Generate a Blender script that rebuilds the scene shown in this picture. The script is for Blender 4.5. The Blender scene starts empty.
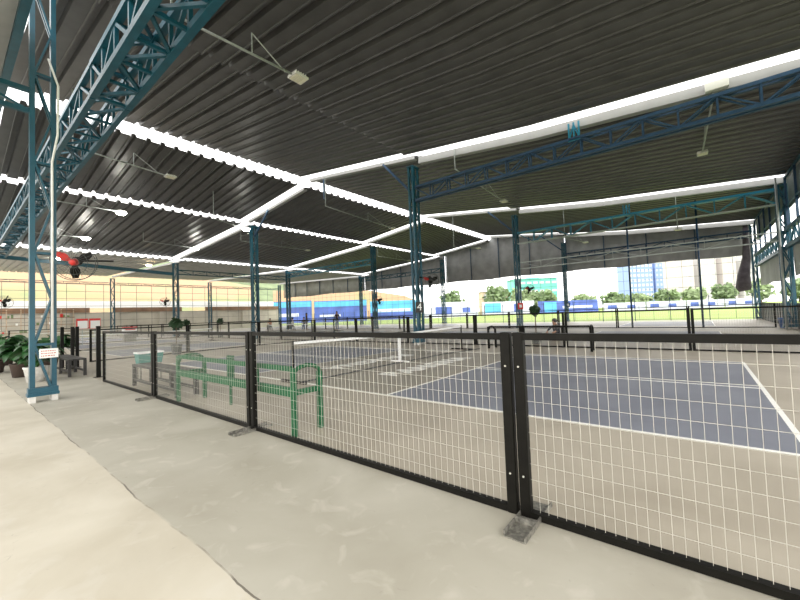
import bpy, math, random
from mathutils import Vector, Matrix
random.seed(7)
SC = bpy.context.scene
COL = SC.collection

# ------------------------------------------------------------------ materials
def mat(name, col, rough=0.6, metal=0.0, bump=0.0, scale=8.0, var=0.0, emit=None, estr=0.0, spec=0.5, alpha=None):
    m = bpy.data.materials.new(name); m.use_nodes = True
    nt = m.node_tree; n = nt.nodes; b = n['Principled BSDF']
    b.inputs['Base Color'].default_value = (*col, 1)
    b.inputs['Roughness'].default_value = rough
    b.inputs['Metallic'].default_value = metal
    b.inputs['Specular IOR Level'].default_value = spec
    if emit:
        b.inputs['Emission Color'].default_value = (*emit, 1); b.inputs['Emission Strength'].default_value = estr
    if var or bump:
        tc = n.new('ShaderNodeTexCoord'); nz = n.new('ShaderNodeTexNoise')
        nz.inputs['Scale'].default_value = scale; nz.inputs['Detail'].default_value = 5
        nt.links.new(tc.outputs['Object'], nz.inputs['Vector'])
        if var:
            r = n.new('ShaderNodeValToRGB')
            r.color_ramp.elements[0].position = .3; r.color_ramp.elements[1].position = .7
            r.color_ramp.elements[0].color = (*[c*(1-var) for c in col], 1)
            r.color_ramp.elements[1].color = (*[min(1, c*(1+var)) for c in col], 1)
            nt.links.new(nz.outputs['Fac'], r.inputs['Fac']); nt.links.new(r.outputs['Color'], b.inputs['Base Color'])
        if bump:
            bp = n.new('ShaderNodeBump'); bp.inputs['Strength'].default_value = bump; bp.inputs['Distance'].default_value = .02
            nt.links.new(nz.outputs['Fac'], bp.inputs['Height']); nt.links.new(bp.outputs['Normal'], b.inputs['Normal'])
    return m

M = {}
M['steel'] = mat('teal_paint', (.004, .068, .105), .42, .0, 0, 5, .2)
M['steel_light'] = mat('light_blue_steel', (.015, .17, .27), .35, .0, 0, 5, .15)  # lighter blue on the middle-seam trusses and the gutter brackets
M['steel_dark'] = mat('navy_paint', (.01, .045, .10), .5, 0, 0, 5, .2)
M['black'] = mat('black_paint', (.0065, .006, .0045), .45, 0, 0, 20, .25, spec=.12)
M['wire'] = mat('galvanised_wire', (.46, .44, .38), .5, .1)
M['foot'] = mat('worn_steel', (.22, .21, .18), .45, .5, .4, 40, .5)
M['green'] = mat('green_paint', (.003, .08, .027), .45, 0, 0, 9, .15, spec=.25)
M['white'] = mat('white_paint', (.78, .78, .76), .5)
M['gutter'] = mat('gutter_sheet', (.27, .27, .265), .45, 0, 0, 3, .06)
M['roof'] = mat('dark_roof_sheet', (.072, .072, .073), .4, .0, .15, 2.5, .18)
M['roof_l'] = mat('grey_roof_sheet', (.40, .41, .41), .55, 0, .15, 2, .12)
M['tarp'] = mat('grey_tarpaulin', (.30, .305, .31), .75, 0, .5, 1.2, .18)
M['tarp_l'] = mat('pale_grey_tarpaulin', (.36, .37, .34), .75, 0, .5, 1.2, .15)
M['tarp_d'] = mat('purple_grey_tarpaulin', (.10, .085, .10), .8, 0, .6, 4, .3)
M['panel_g'] = mat('green_grey_sheet', (.10, .135, .125), .6, 0, .3, 1.5, .3)
M['sign_k'] = mat('sign_black', (.012, .012, .013), .5)
M['panel_d'] = mat('dark_panel', (.07, .075, .07), .6, 0, .3, 3, .2)
M['pipe'] = mat('light_pipe', (.34, .37, .36), .4, .2)
M['lamp_body'] = mat('lamp_housing', (.62, .62, .58), .5)
M['lamp_off'] = mat('lamp_led_panel', (.70, .68, .55), .35)
M['lamp_on'] = mat('lamp_lit', (1, 1, .95), .4, emit=(1, .97, .9), estr=25)
M['lamp_warm'] = mat('lamp_lit_warm', (1, .9, .7), .4, emit=(1, .8, .55), estr=9)
M['red'] = mat('red_plastic', (.60, .025, .02), .4)
M['sign_w'] = mat('sign_white', (.80, .80, .76), .5)
M['ink_r'] = mat('sign_red_ink', (.5, .08, .06), .6)
M['net'] = mat('net_cord', (.04, .045, .045), .8)
M['netw'] = mat('net_cord_grey', (.10, .115, .12), .8)
M['concrete'] = mat('pot_white', (.60, .58, .54), .7, 0, .2, 12, .15)
M['leaf'] = mat('leaf_green', (.014, .07, .012), .5, 0, 0, 3, .45)
M['tree_s'] = mat('shrub_green', (.018, .05, .016), .6, 0, 0, 3, .4)
M['leaf_l'] = mat('leaf_light', (.05, .14, .025), .5, 0, 0, 3, .4)
M['soil'] = mat('soil', (.06, .04, .03), .9)
M['teal'] = mat('teal_plastic', (.05, .20, .17), .5)
M['wood'] = mat('black_wood', (.022, .02, .018), .5, 0, 0, 10, .3)
M['skin'] = mat('skin', (.36, .18, .11), .6)
M['hair'] = mat('hair_black', (.012, .01, .01), .6)
M['cl_dark'] = mat('dark_cloth', (.02, .022, .03), .8)
M['cl_white'] = mat('white_cloth', (.7, .68, .64), .8)
M['cl_orange'] = mat('orange_cloth', (.45, .13, .05), .8)
M['cl_blue'] = mat('blue_cloth', (.08, .13, .3), .8)
M['line'] = mat('court_line', (.80, .79, .74), .6, 0, 0, 20, .05)
M['field'] = mat('grass', (.20, .28, .05), .9, 0, 0, .08, .2)
M['earth'] = mat('bare_earth', (.34, .235, .145), .95, 0, 0, .06, .25)
M['hill_g'] = mat('hill_green', (.15, .19, .10), .95, 0, .6, .15, .35)
M['tree'] = mat('tree_green', (.17, .235, .115), .9, 0, 0, .5, .3)  # distant trees: haze is mixed into these paler greens
M['tree_l'] = mat('tree_pale', (.25, .32, .17), .9, 0, 0, .5, .3)
M['trunk'] = mat('bark', (.14, .10, .07), .9)
M['twr_b'] = mat('blue_glass_tower', (.22, .31, .58), .5)  # distant towers: haze and glare are put into the paler colours
M['twr_w'] = mat('pale_tower', (.62, .60, .61), .8)
M['twr_p'] = mat('pink_tower', (.55, .49, .49), .8)
M['win'] = mat('window_hazed', (.42, .42, .46), .4)  # window tone lightened too, carrying the distance haze
M['turq'] = mat('turquoise_cladding', (.14, .48, .42), .6)
M['beige'] = mat('beige_wall', (.55, .44, .33), .8)
M['pale_wall'] = mat('pale_concrete_wall', (.46, .42, .36), .85, 0, .2, .6, .16)
M['brown'] = mat('brown_capping', (.22, .13, .08), .85, 0, 0, 1, .3)
M['band_w'] = mat('white_band', (.8, .8, .82), .6)  # plain white band above the left wall
M['ban_b'] = mat('blue_banner', (.08, .13, .45), .6, 0, 0, .5, .3)
M['ban_c'] = mat('cyan_banner', (.10, .42, .72), .6, 0, 0, .5, .2)
M['ban_w'] = mat('white_banner', (.62, .64, .78), .6, 0, 0, .8, .12)
M['blue_b'] = mat('blue_bucket', (.03, .12, .4), .4)
M['dirt'] = mat('joint_dirt', (.05, .04, .03), .95)

def two_tone(m, c1, c2, scale):
    nt = m.node_tree; b = nt.nodes['Principled BSDF']; tc = nt.nodes.new('ShaderNodeTexCoord'); z = nt.nodes.new('ShaderNodeTexNoise'); r = nt.nodes.new('ShaderNodeValToRGB')
    z.inputs['Scale'].default_value = scale; z.inputs['Detail'].default_value = 5
    r.color_ramp.elements[0].position = .34; r.color_ramp.elements[1].position = .5
    r.color_ramp.elements[0].color = (*c1, 1); r.color_ramp.elements[1].color = (*c2, 1)
    nt.links.new(tc.outputs['Object'], z.inputs['Vector']); nt.links.new(z.outputs['Fac'], r.inputs['Fac']); nt.links.new(r.outputs['Color'], b.inputs['Base Color'])
two_tone(M['earth'], (.20, .24, .11), (.36, .24, .14), .09)
def floor_mat():
    m = bpy.data.materials.new('concrete_floor'); m.use_nodes = True
    nt = m.node_tree; n = nt.nodes; L = nt.links; b = n['Principled BSDF']; b.inputs['Roughness'].default_value = .55
    geo = n.new('ShaderNodeNewGeometry'); sep = n.new('ShaderNodeSeparateXYZ'); L.new(geo.outputs['Position'], sep.inputs[0])
    def noise(s, d=6, dist=0.0):
        z = n.new('ShaderNodeTexNoise'); z.inputs['Scale'].default_value = s; z.inputs['Detail'].default_value = d
        z.inputs['Distortion'].default_value = dist; L.new(geo.outputs['Position'], z.inputs['Vector']); return z
    def math_(op, a, bb):
        q = n.new('ShaderNodeMath'); q.operation = op
        for i, v in enumerate((a, bb)):
            if v is None: continue
            if isinstance(v, (int, float)): q.inputs[i].default_value = v
            else: L.new(v, q.inputs[i])
        return q.outputs[0]
    def mix(f, a, bb):
        q = n.new('ShaderNodeMix'); q.data_type = 'RGBA'
        if isinstance(f, float): q.inputs['Factor'].default_value = f
        else: L.new(f, q.inputs['Factor'])
        for k, v in (('A', a), ('B', bb)):
            if isinstance(v, tuple): q.inputs[k].default_value = (*v, 1) if len(v) == 3 else v
            else: L.new(v, q.inputs[k])
        return q.outputs['Result']
    def ramp(x, a, bb):
        r = n.new('ShaderNodeMapRange'); r.inputs['From Min'].default_value = a; r.inputs['From Max'].default_value = bb
        L.new(x, r.inputs['Value']); return r.outputs['Result']
    n1 = noise(1.1, 6, .6); n2 = noise(4.5, 8, 1.0); n3 = noise(.35, 4); n4 = noise(12, 4, 2.0)
    warm = mix(ramp(n1.outputs['Fac'], .35, .68), (.44, .395, .305), (.56, .515, .42))
    cool = mix(ramp(n1.outputs['Fac'], .35, .68), (.34, .315, .25), (.43, .405, .335))
    yj = math_('ADD', sep.outputs['Y'], math_('MULTIPLY', math_('SUBTRACT', noise(1.3, 6).outputs['Fac'], .5), .10))
    side = ramp(yj, -3.475, -3.455)
    base = mix(side, warm, cool)
    base = mix(math_('MULTIPLY', ramp(n2.outputs['Fac'], .56, .70), .38), base, (.56, .525, .45))     # pale scuffs
    base = mix(math_('MULTIPLY', ramp(n4.outputs['Fac'], .68, .76), .35), base, (.22, .20, .17))    # small dark marks
    base = mix(math_('MULTIPLY', ramp(n3.outputs['Fac'], .5, .72), .35), base, (.36, .33, .28))    # broad stains
    d = math_('ABSOLUTE', math_('ADD', yj, 3.465), None)
    jw = ramp(noise(2.2, 5).outputs['Fac'], .38, .55)
    jm = math_('MULTIPLY', math_('LESS_THAN', d, .0055), jw)
    base = mix(math_('MULTIPLY', jm, .8), base, (.07, .055, .04))
    L.new(base, b.inputs['Base Color'])
    bp = n.new('ShaderNodeBump'); bp.inputs['Strength'].default_value = .25; bp.inputs['Distance'].default_value = .01
    L.new(n2.outputs['Fac'], bp.inputs['Height']); L.new(bp.outputs['Normal'], b.inputs['Normal'])
    return m
M['floor'] = floor_mat()
def court_mat(name, a, bcol, rough=.5):
    m = bpy.data.materials.new(name); m.use_nodes = True
    nt = m.node_tree; n = nt.nodes; L = nt.links; b = n['Principled BSDF']; b.inputs['Roughness'].default_value = rough
    geo = n.new('ShaderNodeNewGeometry'); z = n.new('ShaderNodeTexNoise'); z.inputs['Scale'].default_value = .9; z.inputs['Detail'].default_value = 7
    z.inputs['Distortion'].default_value = .8
    L.new(geo.outputs['Position'], z.inputs['Vector'])
    r = n.new('ShaderNodeValToRGB'); r.color_ramp.elements[0].position = .35; r.color_ramp.elements[1].position = .7
    r.color_ramp.elements[0].color = (*a, 1); r.color_ramp.elements[1].color = (*bcol, 1)
    L.new(z.outputs['Fac'], r.inputs['Fac']); L.new(r.outputs['Color'], b.inputs['Base Color'])
    return m
M['court_grey'] = court_mat('court_brown_grey', (.33, .29, .225), (.41, .365, .29))
M['court_kitchen'] = court_mat('court_kitchen_grey', (.235, .21, .165), (.29, .265, .205))
M['court_blue'] = court_mat('court_blue', (.15, .16, .195), (.19, .20, .235))

# ------------------------------------------------------------------ mesh helpers
class MB:
    def __init__(s): s.v = []; s.f = []; s.mi = []
    def add(s, vs, fs, mi=0):
        o = len(s.v); s.v += [tuple(v) for v in vs]; s.f += [tuple(i+o for i in f) for f in fs]; s.mi += [mi]*len(fs)
    def box(s, x0, x1, y0, y1, z0, z1, mi=0):
        s.add([(x0,y0,z0),(x1,y0,z0),(x1,y1,z0),(x0,y1,z0),(x0,y0,z1),(x1,y0,z1),(x1,y1,z1),(x0,y1,z1)],
              [(0,3,2,1),(4,5,6,7),(0,1,5,4),(1,2,6,5),(2,3,7,6),(3,0,4,7)], mi)
    def bar(s, a, b, w, h=None, mi=0, up=(0,0,1)):
        a = Vector(a); b = Vector(b); h = h or w
        d = (b-a).normalized(); u = Vector(up)
        if abs(d.dot(u)) > .98: u = Vector((0,1,0))
        x = d.cross(u).normalized()*w/2; y = x.cross(d).normalized()*h/2
        s.add([a-x-y,a+x-y,a+x+y,a-x+y,b-x-y,b+x-y,b+x+y,b-x+y],
              [(0,3,2,1),(4,5,6,7),(0,1,5,4),(1,2,6,5),(2,3,7,6),(3,0,4,7)], mi)
    def tube(s, pts, r, n=8, mi=0, cap=True, rs=None):
        pts = [Vector(p) for p in pts]; rings = []
        for i, p in enumerate(pts):
            d = (pts[min(i+1,len(pts)-1)]-pts[max(i-1,0)]).normalized()
            u = Vector((0,0,1)) if abs(d.z) < .95 else Vector((0,1,0))
            x = d.cross(u).normalized(); y = x.cross(d).normalized(); rr = rs[i] if rs else r
            rings.append([p+(x*math.cos(t)+y*math.sin(t))*rr for t in [2*math.pi*k/n for k in range(n)]])
        o = len(s.v)
        for rg in rings: s.v += [tuple(q) for q in rg]
        for i in range(len(rings)-1):
            for k in range(n):
                s.f.append((o+i*n+k, o+i*n+(k+1)%n, o+(i+1)*n+(k+1)%n, o+(i+1)*n+k)); s.mi.append(mi)
        if cap:
            s.f.append(tuple(o+k for k in range(n))[::-1]); s.mi.append(mi)
            s.f.append(tuple(o+(len(rings)-1)*n+k for k in range(n))); s.mi.append(mi)
    def lathe(s, prof, n=16, mi=0, c=(0,0,0)):
        o = len(s.v)
        for r, z in prof:
            for k in range(n):
                t = 2*math.pi*k/n; s.v.append((c[0]+r*math.cos(t), c[1]+r*math.sin(t), c[2]+z))
        for i in range(len(prof)-1):
            for k in range(n):
                s.f.append((o+i*n+k, o+i*n+(k+1)%n, o+(i+1)*n+(k+1)%n, o+(i+1)*n+k)); s.mi.append(mi)
    def build(s, name, m, parent=None, bevel=0, smooth=False):
        me = bpy.data.meshes.new(name); me.from_pydata(s.v, [], s.f)
        ms = m if isinstance(m, (list, tuple)) else [m]
        for q in ms: me.materials.append(q)
        if len(ms) > 1: me.polygons.foreach_set('material_index', s.mi)
        if smooth: me.polygons.foreach_set('use_smooth', [True]*len(s.f))
        me.update()
        o = bpy.data.objects.new(name, me); COL.objects.link(o)
        if parent: o.parent = parent
        if bevel:
            b = o.modifiers.new('bevel', 'BEVEL'); b.width = bevel; b.segments = 2; b.limit_method = 'ANGLE'
        return o
def tag(o, label=None, cat=None, group=None, kind=None):
    if label: o['label'] = label
    if cat: o['category'] = cat
    if group: o['group'] = group
    if kind: o['kind'] = kind
    return o
def thing(name, loc, label, cat, group=None, rz=0):
    o = bpy.data.objects.new(name, None); COL.objects.link(o); o.empty_display_size = .1
    o.location = loc; o.rotation_euler.z = rz
    return tag(o, label, cat, group)
def kids(o): return [c for c in bpy.data.objects if c.parent == o]
def dup(root, loc, label, rz=None, group=None, scale=None):
    def cp(o, par):
        c = o.copy(); COL.objects.link(c); c.parent = par
        for ch in kids(o): cp(ch, c)
        return c
    r = cp(root, None); r.location = loc; r['label'] = label
    if rz is not None: r.rotation_euler.z = rz
    if group: r['group'] = group
    if scale: r.scale = scale
    return r
def struct(o): o['kind'] = 'structure'; return o
ORD = ['first','second','third','fourth','fifth','sixth','seventh','eighth','ninth','tenth','eleventh','twelfth','thirteenth']

# ------------------------------------------------------------------ layout numbers (metres)
S = [-3.25, 7.55, 18.35, 29.15]          # roof seams / column lines, running along X
CX = [6.95, -4.9, -17.3, -29.7, -48.0]    # column lines, running along Y
XB = -48.3; YB = 30.4; XR = 7.2
def lerp(p, x):
    p = sorted(p)
    if x <= p[0][0]: return p[0][1]
    for (a, za), (b, zb) in zip(p, p[1:]):
        if x <= b: return za+(zb-za)*(x-a)/(b-a)
    return p[-1][1]
SHEETS = [ [(8.0,6.52),(5.5,6.68),(0,7.06),(-4.95,7.62)],
           [(-4.7,7.7),(-11.75,8.55)],
           [(-12.05,8.22),(-18.05,7.52)],
           [(-17.9,7.26),(-28.95,6.53)],
           [(-28.7,6.27),(-48.3,6.80)] ]
def roofz(x):
    for s in SHEETS:
        if min(a for a, b in s) <= x <= max(a for a, b in s): return lerp(s, x)
    return lerp([q for s in SHEETS for q in s], x)

# ------------------------------------------------------------------ ground, floor and courts
g = MB(); g.add([(-400,-60,-.03),(300,-60,-.03),(300,500,-.03),(-400,500,-.03)], [(0,1,2,3)])
struct(g.build('ground', M['field']))
g = MB(); g.box(XB-1.5, 12, -30, YB+.4, -.025, 0); struct(g.build('floor', M['floor']))
def surf(name, rects, m, z0, z1):
    b = MB()
    for x0, x1, y0, y1 in rects: b.box(min(x0,x1), max(x0,x1), y0, y1, z0, z1)
    return struct(b.build(name, m))
surf('floor', [(XB, 8.6, -2.095, YB)], M['court_grey'], 0, .003)
blue = []; lines = []; kit = []
LW = .05
def court(xc, y0, painted=True):
    y1 = y0+6.1
    if painted:
        kit.append((xc-2.13, xc+2.13, y0, y1))
        blue.append((xc+2.13, xc+6.705, y0, y1)); blue.append((xc-6.705, xc-2.13, y0, y1))
    for y in (y0, y1-LW): lines.append((xc-6.705, xc+6.705, y, y+LW))
    for x in (xc-6.705, xc-2.13-LW/2, xc+2.13-LW/2, xc+6.705-LW): lines.append((x, x+LW, y0+LW, y1-LW))
    for a, b_ in ((xc-6.705+LW, xc-2.13-LW/2), (xc+2.13+LW/2, xc+6.705-LW)): lines.append((a, b_, y0+3.05-LW/2, y0+3.05+LW/2))
for xc in (-2.13, -20.5):
    court(xc, 0); 
for xc in (-2.13, -20.5, -38.0):
    court(xc, 10.6); court(xc, 21.7)
court(-38.0, 0)
surf('floor', kit, M['court_kitchen'], .003, .004)
surf('floor', blue, M['court_blue'], .003, .0042)
surf('floor', lines, M['line'], .003, .0055)
# painted lettering on the grey zone beside the net
cu = bpy.data.curves.new('court_lettering', 'FONT'); cu.body = 'BANGNA'; cu.size = .62; cu.extrude = .001; cu.offset = .035
cu.space_character = 1.12
ob = bpy.data.objects.new('court_lettering', cu); COL.objects.link(ob)
dg = bpy.context.evaluated_depsgraph_get(); me = bpy.data.meshes.new_from_object(ob.evaluated_get(dg))
bpy.data.objects.remove(ob)
xs = [v.co.x for v in me.vertices]; ys = [v.co.y for v in me.vertices]
w = max(xs)-min(xs); h = max(ys)-min(ys)
for v in me.vertices:
    x = (v.co.x-min(xs))/w*3.25; y = (v.co.y-min(ys))/h*.56
    v.co = Vector((-.95-y, 1.45+x, 0.0048+v.co.z))
me.materials.append(M['line'])
ob = bpy.data.objects.new('floor', me); COL.objects.link(ob); struct(ob)
ob = bpy.data.objects.new('floor', me); COL.objects.link(ob); struct(ob); ob.rotation_euler.z = math.pi; ob.location = (-4.4, 6.1, 0)

# ------------------------------------------------------------------ roof
def deck(pts, y0, y1, m, pitch=.48, rh=.10):
    """trapezoid ribbed steel sheet, ribs running along X, following pts (x,z)"""
    b = MB(); prof = []; y = y0
    while y < y1-.001:
        e = min(y+pitch, y1)
        for yy, dz in ((y,0),(y+pitch-.215,0),(y+pitch-.205,-.04),(y+pitch-.185,-.04),(y+pitch-.175,0),(y+pitch-.165,rh),(y+pitch-.04,rh),(y+pitch-.003,0)):
            if yy <= e: prof.append((yy, dz))
        y += pitch
    prof.append((y1, 0))
    pts = sorted(pts)
    for x, z in pts:
        for yy, dz in prof: b.v.append((x, yy, z+dz))
    k = len(prof)
    for i in range(len(pts)-1):
        for j in range(k-1):
            b.f.append((i*k+j, (i+1)*k+j, (i+1)*k+j+1, i*k+j+1)); b.mi.append(0)
    return struct(b.build('ceiling', m))
BAYS = [(S[0], 7.22), (7.72, 18.0), (18.52, 28.85), (29.32, YB+.6)]
for y0, y1 in BAYS:
    for i, s in enumerate(SHEETS):
        if i == 0 and y0 > 0: s = [(7.2, 6.56)]+s[1:]
        deck(s, y0, y1, M['roof_l'] if i == 4 else M['roof'])
# outward sloping lean-to roof behind the edge columns
b = MB(); y = -3.62
prof = []
while y > -6.0:
    for yy, dz in ((y,0),(y-.3,0),(y-.34,.08),(y-.42,.08),(y-.46,0)): prof.append((yy, dz))
    y -= .48
for x, dz0 in ((8.0,-.35),(-4.9,-.05),(-12,.3),(-30,-1.6)):
    for yy, dz in prof: b.v.append((x, yy, 6.5+dz0+dz-(-3.62-yy)*.40))
k = len(prof)
for i in range(3):
    for j in range(k-1): b.f.append((i*k+j, (i+1)*k+j, (i+1)*k+j+1, i*k+j+1)); b.mi.append(0)
struct(b.build('ceiling', M['roof_l']))
b = MB(); b.bar((8,-3.6,6.12),(-4.9,-3.6,6.42),.12,.2); b.bar((-4.9,-3.6,6.42),(-12,-3.6,6.75),.12,.2); b.bar((-12,-3.6,6.75),(-30,-3.6,4.88),.12,.2)
tag(b.build('edge_beam', M['steel']), 'long blue beam along the top of the sloping side roof, upper left corner', 'beam')
for k_ in range(3):
    yy = -4.2-k_*.85
    b = MB()
    for (xa, da), (xb, db) in zip(((8.0,-.35),(-4.9,-.05),(-12,.3)), ((-4.9,-.05),(-12,.3),(-30,-1.6))):
        zz = 6.5-(-3.62-yy)*.40-.1
        b.bar((xa, yy, zz+da), (xb, yy, zz+db), .06, .12)
    tag(b.build('purlin', M['steel']), 'steel purlin under the sloping side roof, %s out from the edge columns' % ORD[k_], 'purlin', 'purlins of the side roof')

# white gutters under the daylight gaps
def gutter(y, x0, x1, label, sh, hh=.26):
    b = MB(); n = 8
    xs = [x0+(x1-x0)*i/n for i in range(n+1)]
    for a, c in zip(xs, xs[1:]):
        za, zc = lerp(sh, a), lerp(sh, c)
        for yy in (y, y+.2):
            b.bar((a, yy, za+.01-hh/2), (c, yy, zc+.01-hh/2), .02, hh)
        b.bar((a, y+.1, za+.02-hh), (c, y+.1, zc+.02-hh), .2, .02)
    tag(b.build('roof_gutter', M['gutter']), label, 'gutter', 'white gutters between the roof bays')
seam = ['outer', 'near', 'middle', 'far']
for j in (1, 2, 3):
    for i, sh in enumerate(SHEETS):
        xa = max(p[0] for p in sh); xb = min(p[0] for p in sh)
        if i == 0: xb = -4.7
        nm = ['from the right wall to the centre columns','from the centre columns to the ridge opening','just left of the ridge opening','between the second and third roof openings','out to the left eave'][i]
        gutter(S[j]+.12, xa-.1, xb+.1, 'white sheet gutter along the %s daylight gap, %s' % (seam[j], nm), sh, .26 if i == 0 else .15)

# ------------------------------------------------------------------ lattice columns
def make_column(name, loc, label, H, wy=.46, wx=.22, leg=.075, conduit=False):
    t = thing(name, loc, label, 'column', 'blue lattice columns')
    for sx in (-1, 1):
        for sy in (-1, 1):
            b = MB(); cx = sx*(wx/2-leg/2); cy = sy*(wy/2-leg/2)
            b.box(cx-leg/2, cx+leg/2, cy-leg/2, cy+leg/2, .14, H); b.build('leg', M['steel'], t)
    b = MB(); n = max(2, round(H/.84)); st = (H-.2)/n
    for f in (-1, 1):
        x = f*(wx/2-.02)
        for i in range(n):
            z0 = .18+i*st; s = 1 if i % 2 else -1
            b.bar((x, -s*(wy/2-.06), z0), (x, s*(wy/2-.06), z0+st), .045, .03)
            if i % 2 == 0: b.bar((x, -(wy/2-.05), z0+st), (x, wy/2-.05, z0+st), .03, .04)
    for f in (-1, 1):
        y = f*(wy/2-.02)
        for i in range(n):
            z0 = .18+i*st; s = 1 if i % 2 else -1
            b.bar((-s*(wx/2-.05), y, z0), (s*(wx/2-.05), y, z0+st), .03, .03)
    b.build('lacing', M['steel'], t)
    b = MB(); b.box(-wx/2-.04, wx/2+.04, -wy/2-.03, wy/2+.03, .10, .15); b.box(-wx/2-.02, wx/2+.02, -wy/2-.02, wy/2+.02, .15, .24)
    b.build('base_plate', M['steel'], t)
    for sx in (-1, 1):
        for sy in (-1, 1): b = MB(); b.box(sx*.07-.04, sx*.07+.04, sy*(wy/2-.03)-.04, sy*(wy/2-.03)+.04, 0, .10); b.build('footing_block', M['concrete'], t)
    b = MB(); b.box(-wx/2-.03, wx/2+.03, -wy/2-.03, wy/2+.03, H, H+.04); b.build('cap_plate', M['steel'], t)
    return t
make_column('lattice_column', (-5.0, -3.29, 0), 'large teal lattice column at the left with a white sign near its foot', 7.35, .34, .14, .068)
col0 = make_column('lattice_column', (-4.9, 7.67, 0), 'blue lattice column carrying the black number 4 sign', 7.2, .42, .26)
cols = {(-4.9,2):('slim blue lattice column with the small red sign, right of centre',1.0),
        (-4.9,3):('blue lattice column in front of the far grey curtain, right of centre',.95),
        (-17.3,1):('blue lattice column under the second roof opening, behind the green rack',.97),
        (-17.3,2):('blue lattice column behind the near net, left of the number 4 column',.97),
        (-17.3,3):('far blue lattice column directly left of the number 4 column',.95),
        (-29.7,1):('blue lattice column with a fan on its left side, in the left half',.85),
        (-29.7,2):('blue lattice column close to the back left corner of the hall',.87),
        (-29.7,3):('blue lattice column on the far seam, standing before the blue banners',.87),
        (-48,1):('thin blue lattice column at the left eave, leftmost of the eave columns',.9),
        (-48,2):('thin blue lattice column at the left eave, nearer the back corner',.9),
        (-48,3):('dark lattice post at the back left corner of the hall',.9),
        (6.95,2):('wide blue lattice column at the right wall with a blue bin at its foot',.86),
        (6.95,3):('blue lattice column at the far right corner, beside the rolled tarpaulin',.86),
        (7.2,1):('blue lattice column on the right wall, off the near end of the panel wall',.86)}
for (x, j), (lb, sc) in cols.items():
    c = dup(col0, (x, S[j]+.12, 0), lb, scale=(1.5 if (x, j) == (6.95, 2) else 1, 1, sc))

def bracket(loc, label):
    t = thing('truss_bracket', loc, label, 'bracket', 'light blue brackets under the gutters')
    for k in range(3):
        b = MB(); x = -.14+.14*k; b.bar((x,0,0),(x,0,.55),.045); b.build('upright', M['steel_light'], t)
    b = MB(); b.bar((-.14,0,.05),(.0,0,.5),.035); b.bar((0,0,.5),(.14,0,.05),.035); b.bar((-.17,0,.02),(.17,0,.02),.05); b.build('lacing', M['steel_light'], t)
bracket((1.25,7.55,6.3), 'light blue bracket standing on the near truss, against the gutter')
bracket((1.2,18.35,6.05), 'light blue bracket standing on the middle truss, against the gutter')
b = MB(); b.box(4.3,4.75,7.5,7.66,6.5,6.72); tag(b.build('junction_box', M['lamp_body'], bevel=.01), 'pale box fixed to the near gutter above the hanging floodlight', 'box')
# knee braces left of the columns
def brace(a, b_, label):
    m = MB(); m.bar(a, b_, .07, .09); tag(m.build('knee_brace', M['steel_dark']), label, 'brace', 'knee braces on the columns')
brace((-4.98, 7.67, 6.2), (-6.5, 7.67, 7.82), 'dark knee brace rising left from the number 4 column')
brace((-4.98, 18.47, 6.2), (-6.7, 18.47, 7.85), 'dark knee brace rising left from the red sign column')
brace((-4.98, 29.27, 6.2), (-6.9, 29.27, 7.88), 'dark knee brace rising left from the farthest centre column')
brace((-17.2, 7.67, 6.4), (-15.6, 7.67, 7.72), 'dark knee brace under the near gutter, right of the column under the second opening')
brace((-10.5, 7.67, 7.2), (-10.5, 7.67, 8.2), 'short dark post hanging at the crossing of ridge opening and near gutter')

# ------------------------------------------------------------------ trusses
def truss(x0, x1, y, z0, z1, w, label, step=.9, chord=.09, m='steel', mb=None, cross=False, web=.05):
    t = thing('roof_truss', ((x0+x1)/2, y, z0), label, 'truss', 'blue trusses along the roof seams')
    cx = (x0+x1)/2; ys = (-w/2, w/2) if w > .05 else (0,)
    h = z1-z0
    for yy in ys:
        b = MB(); b.bar((x0-cx, yy, h), (x1-cx, yy, h), chord); b.build('top_chord', M[m], t)
        b = MB(); b.bar((x0-cx, yy, 0), (x1-cx, yy, 0), chord*(.5 if mb else 1)); b.build('bottom_chord', M[mb or m], t)
    b = MB(); n = max(2, round(abs(x1-x0)/step))
    for yy in ys:
        for i in range(n):
            a = x0-cx+(x1-x0)*i/n; c = x0-cx+(x1-x0)*(i+1)/n
            if i % 2: b.bar((a, yy, 0), (c, yy, h), web)
            else: b.bar((a, yy, h), (c, yy, 0), web)
            b.bar((c, yy, 0), (c, yy, h), web)
    if len(ys) == 2:
        for i in range(n+1):
            a = x0-cx+(x1-x0)*i/n
            b.bar((a, ys[0], 0), (a, ys[1], 0), web*.9); b.bar((a, ys[0], h), (a, ys[1], h), web*.9)
            if i < n:
                c = x0-cx+(x1-x0)*(i+1)/n; s = 1 if i % 2 else -1
                b.bar((a, s*w/2, 0), (c, -s*w/2, 0), web*.9)
                b.bar((a, -s*w/2, h), (c, s*w/2, h), web*.9)
    b.build('web', M[m], t)
    return t
truss(-5.0, 8.0, -2.3, 5.72, 6.33, .56, 'big teal box truss overhead at the upper left', step=.75, chord=.115, web=.062)
truss(-29.6, -5.05, -2.3, 5.72, 6.33, .56, 'teal box truss continuing left behind the big teal column', step=1.0, chord=.10, web=.05)
truss(-4.8, 6.85, 7.67, 5.82, 6.36, .2, 'blue truss below the near gutter, from the number 4 column to the right wall', step=.8, chord=.09, web=.04, m='steel_dark')
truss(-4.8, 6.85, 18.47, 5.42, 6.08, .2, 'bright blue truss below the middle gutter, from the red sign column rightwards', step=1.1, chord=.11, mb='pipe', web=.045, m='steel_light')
truss(-4.8, 6.85, 29.27, 5.5, 5.9, .12, 'dark blue truss below the far gutter, in front of the grey curtain', step=1.2, chord=.08, web=.04, m='steel_dark')
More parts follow.
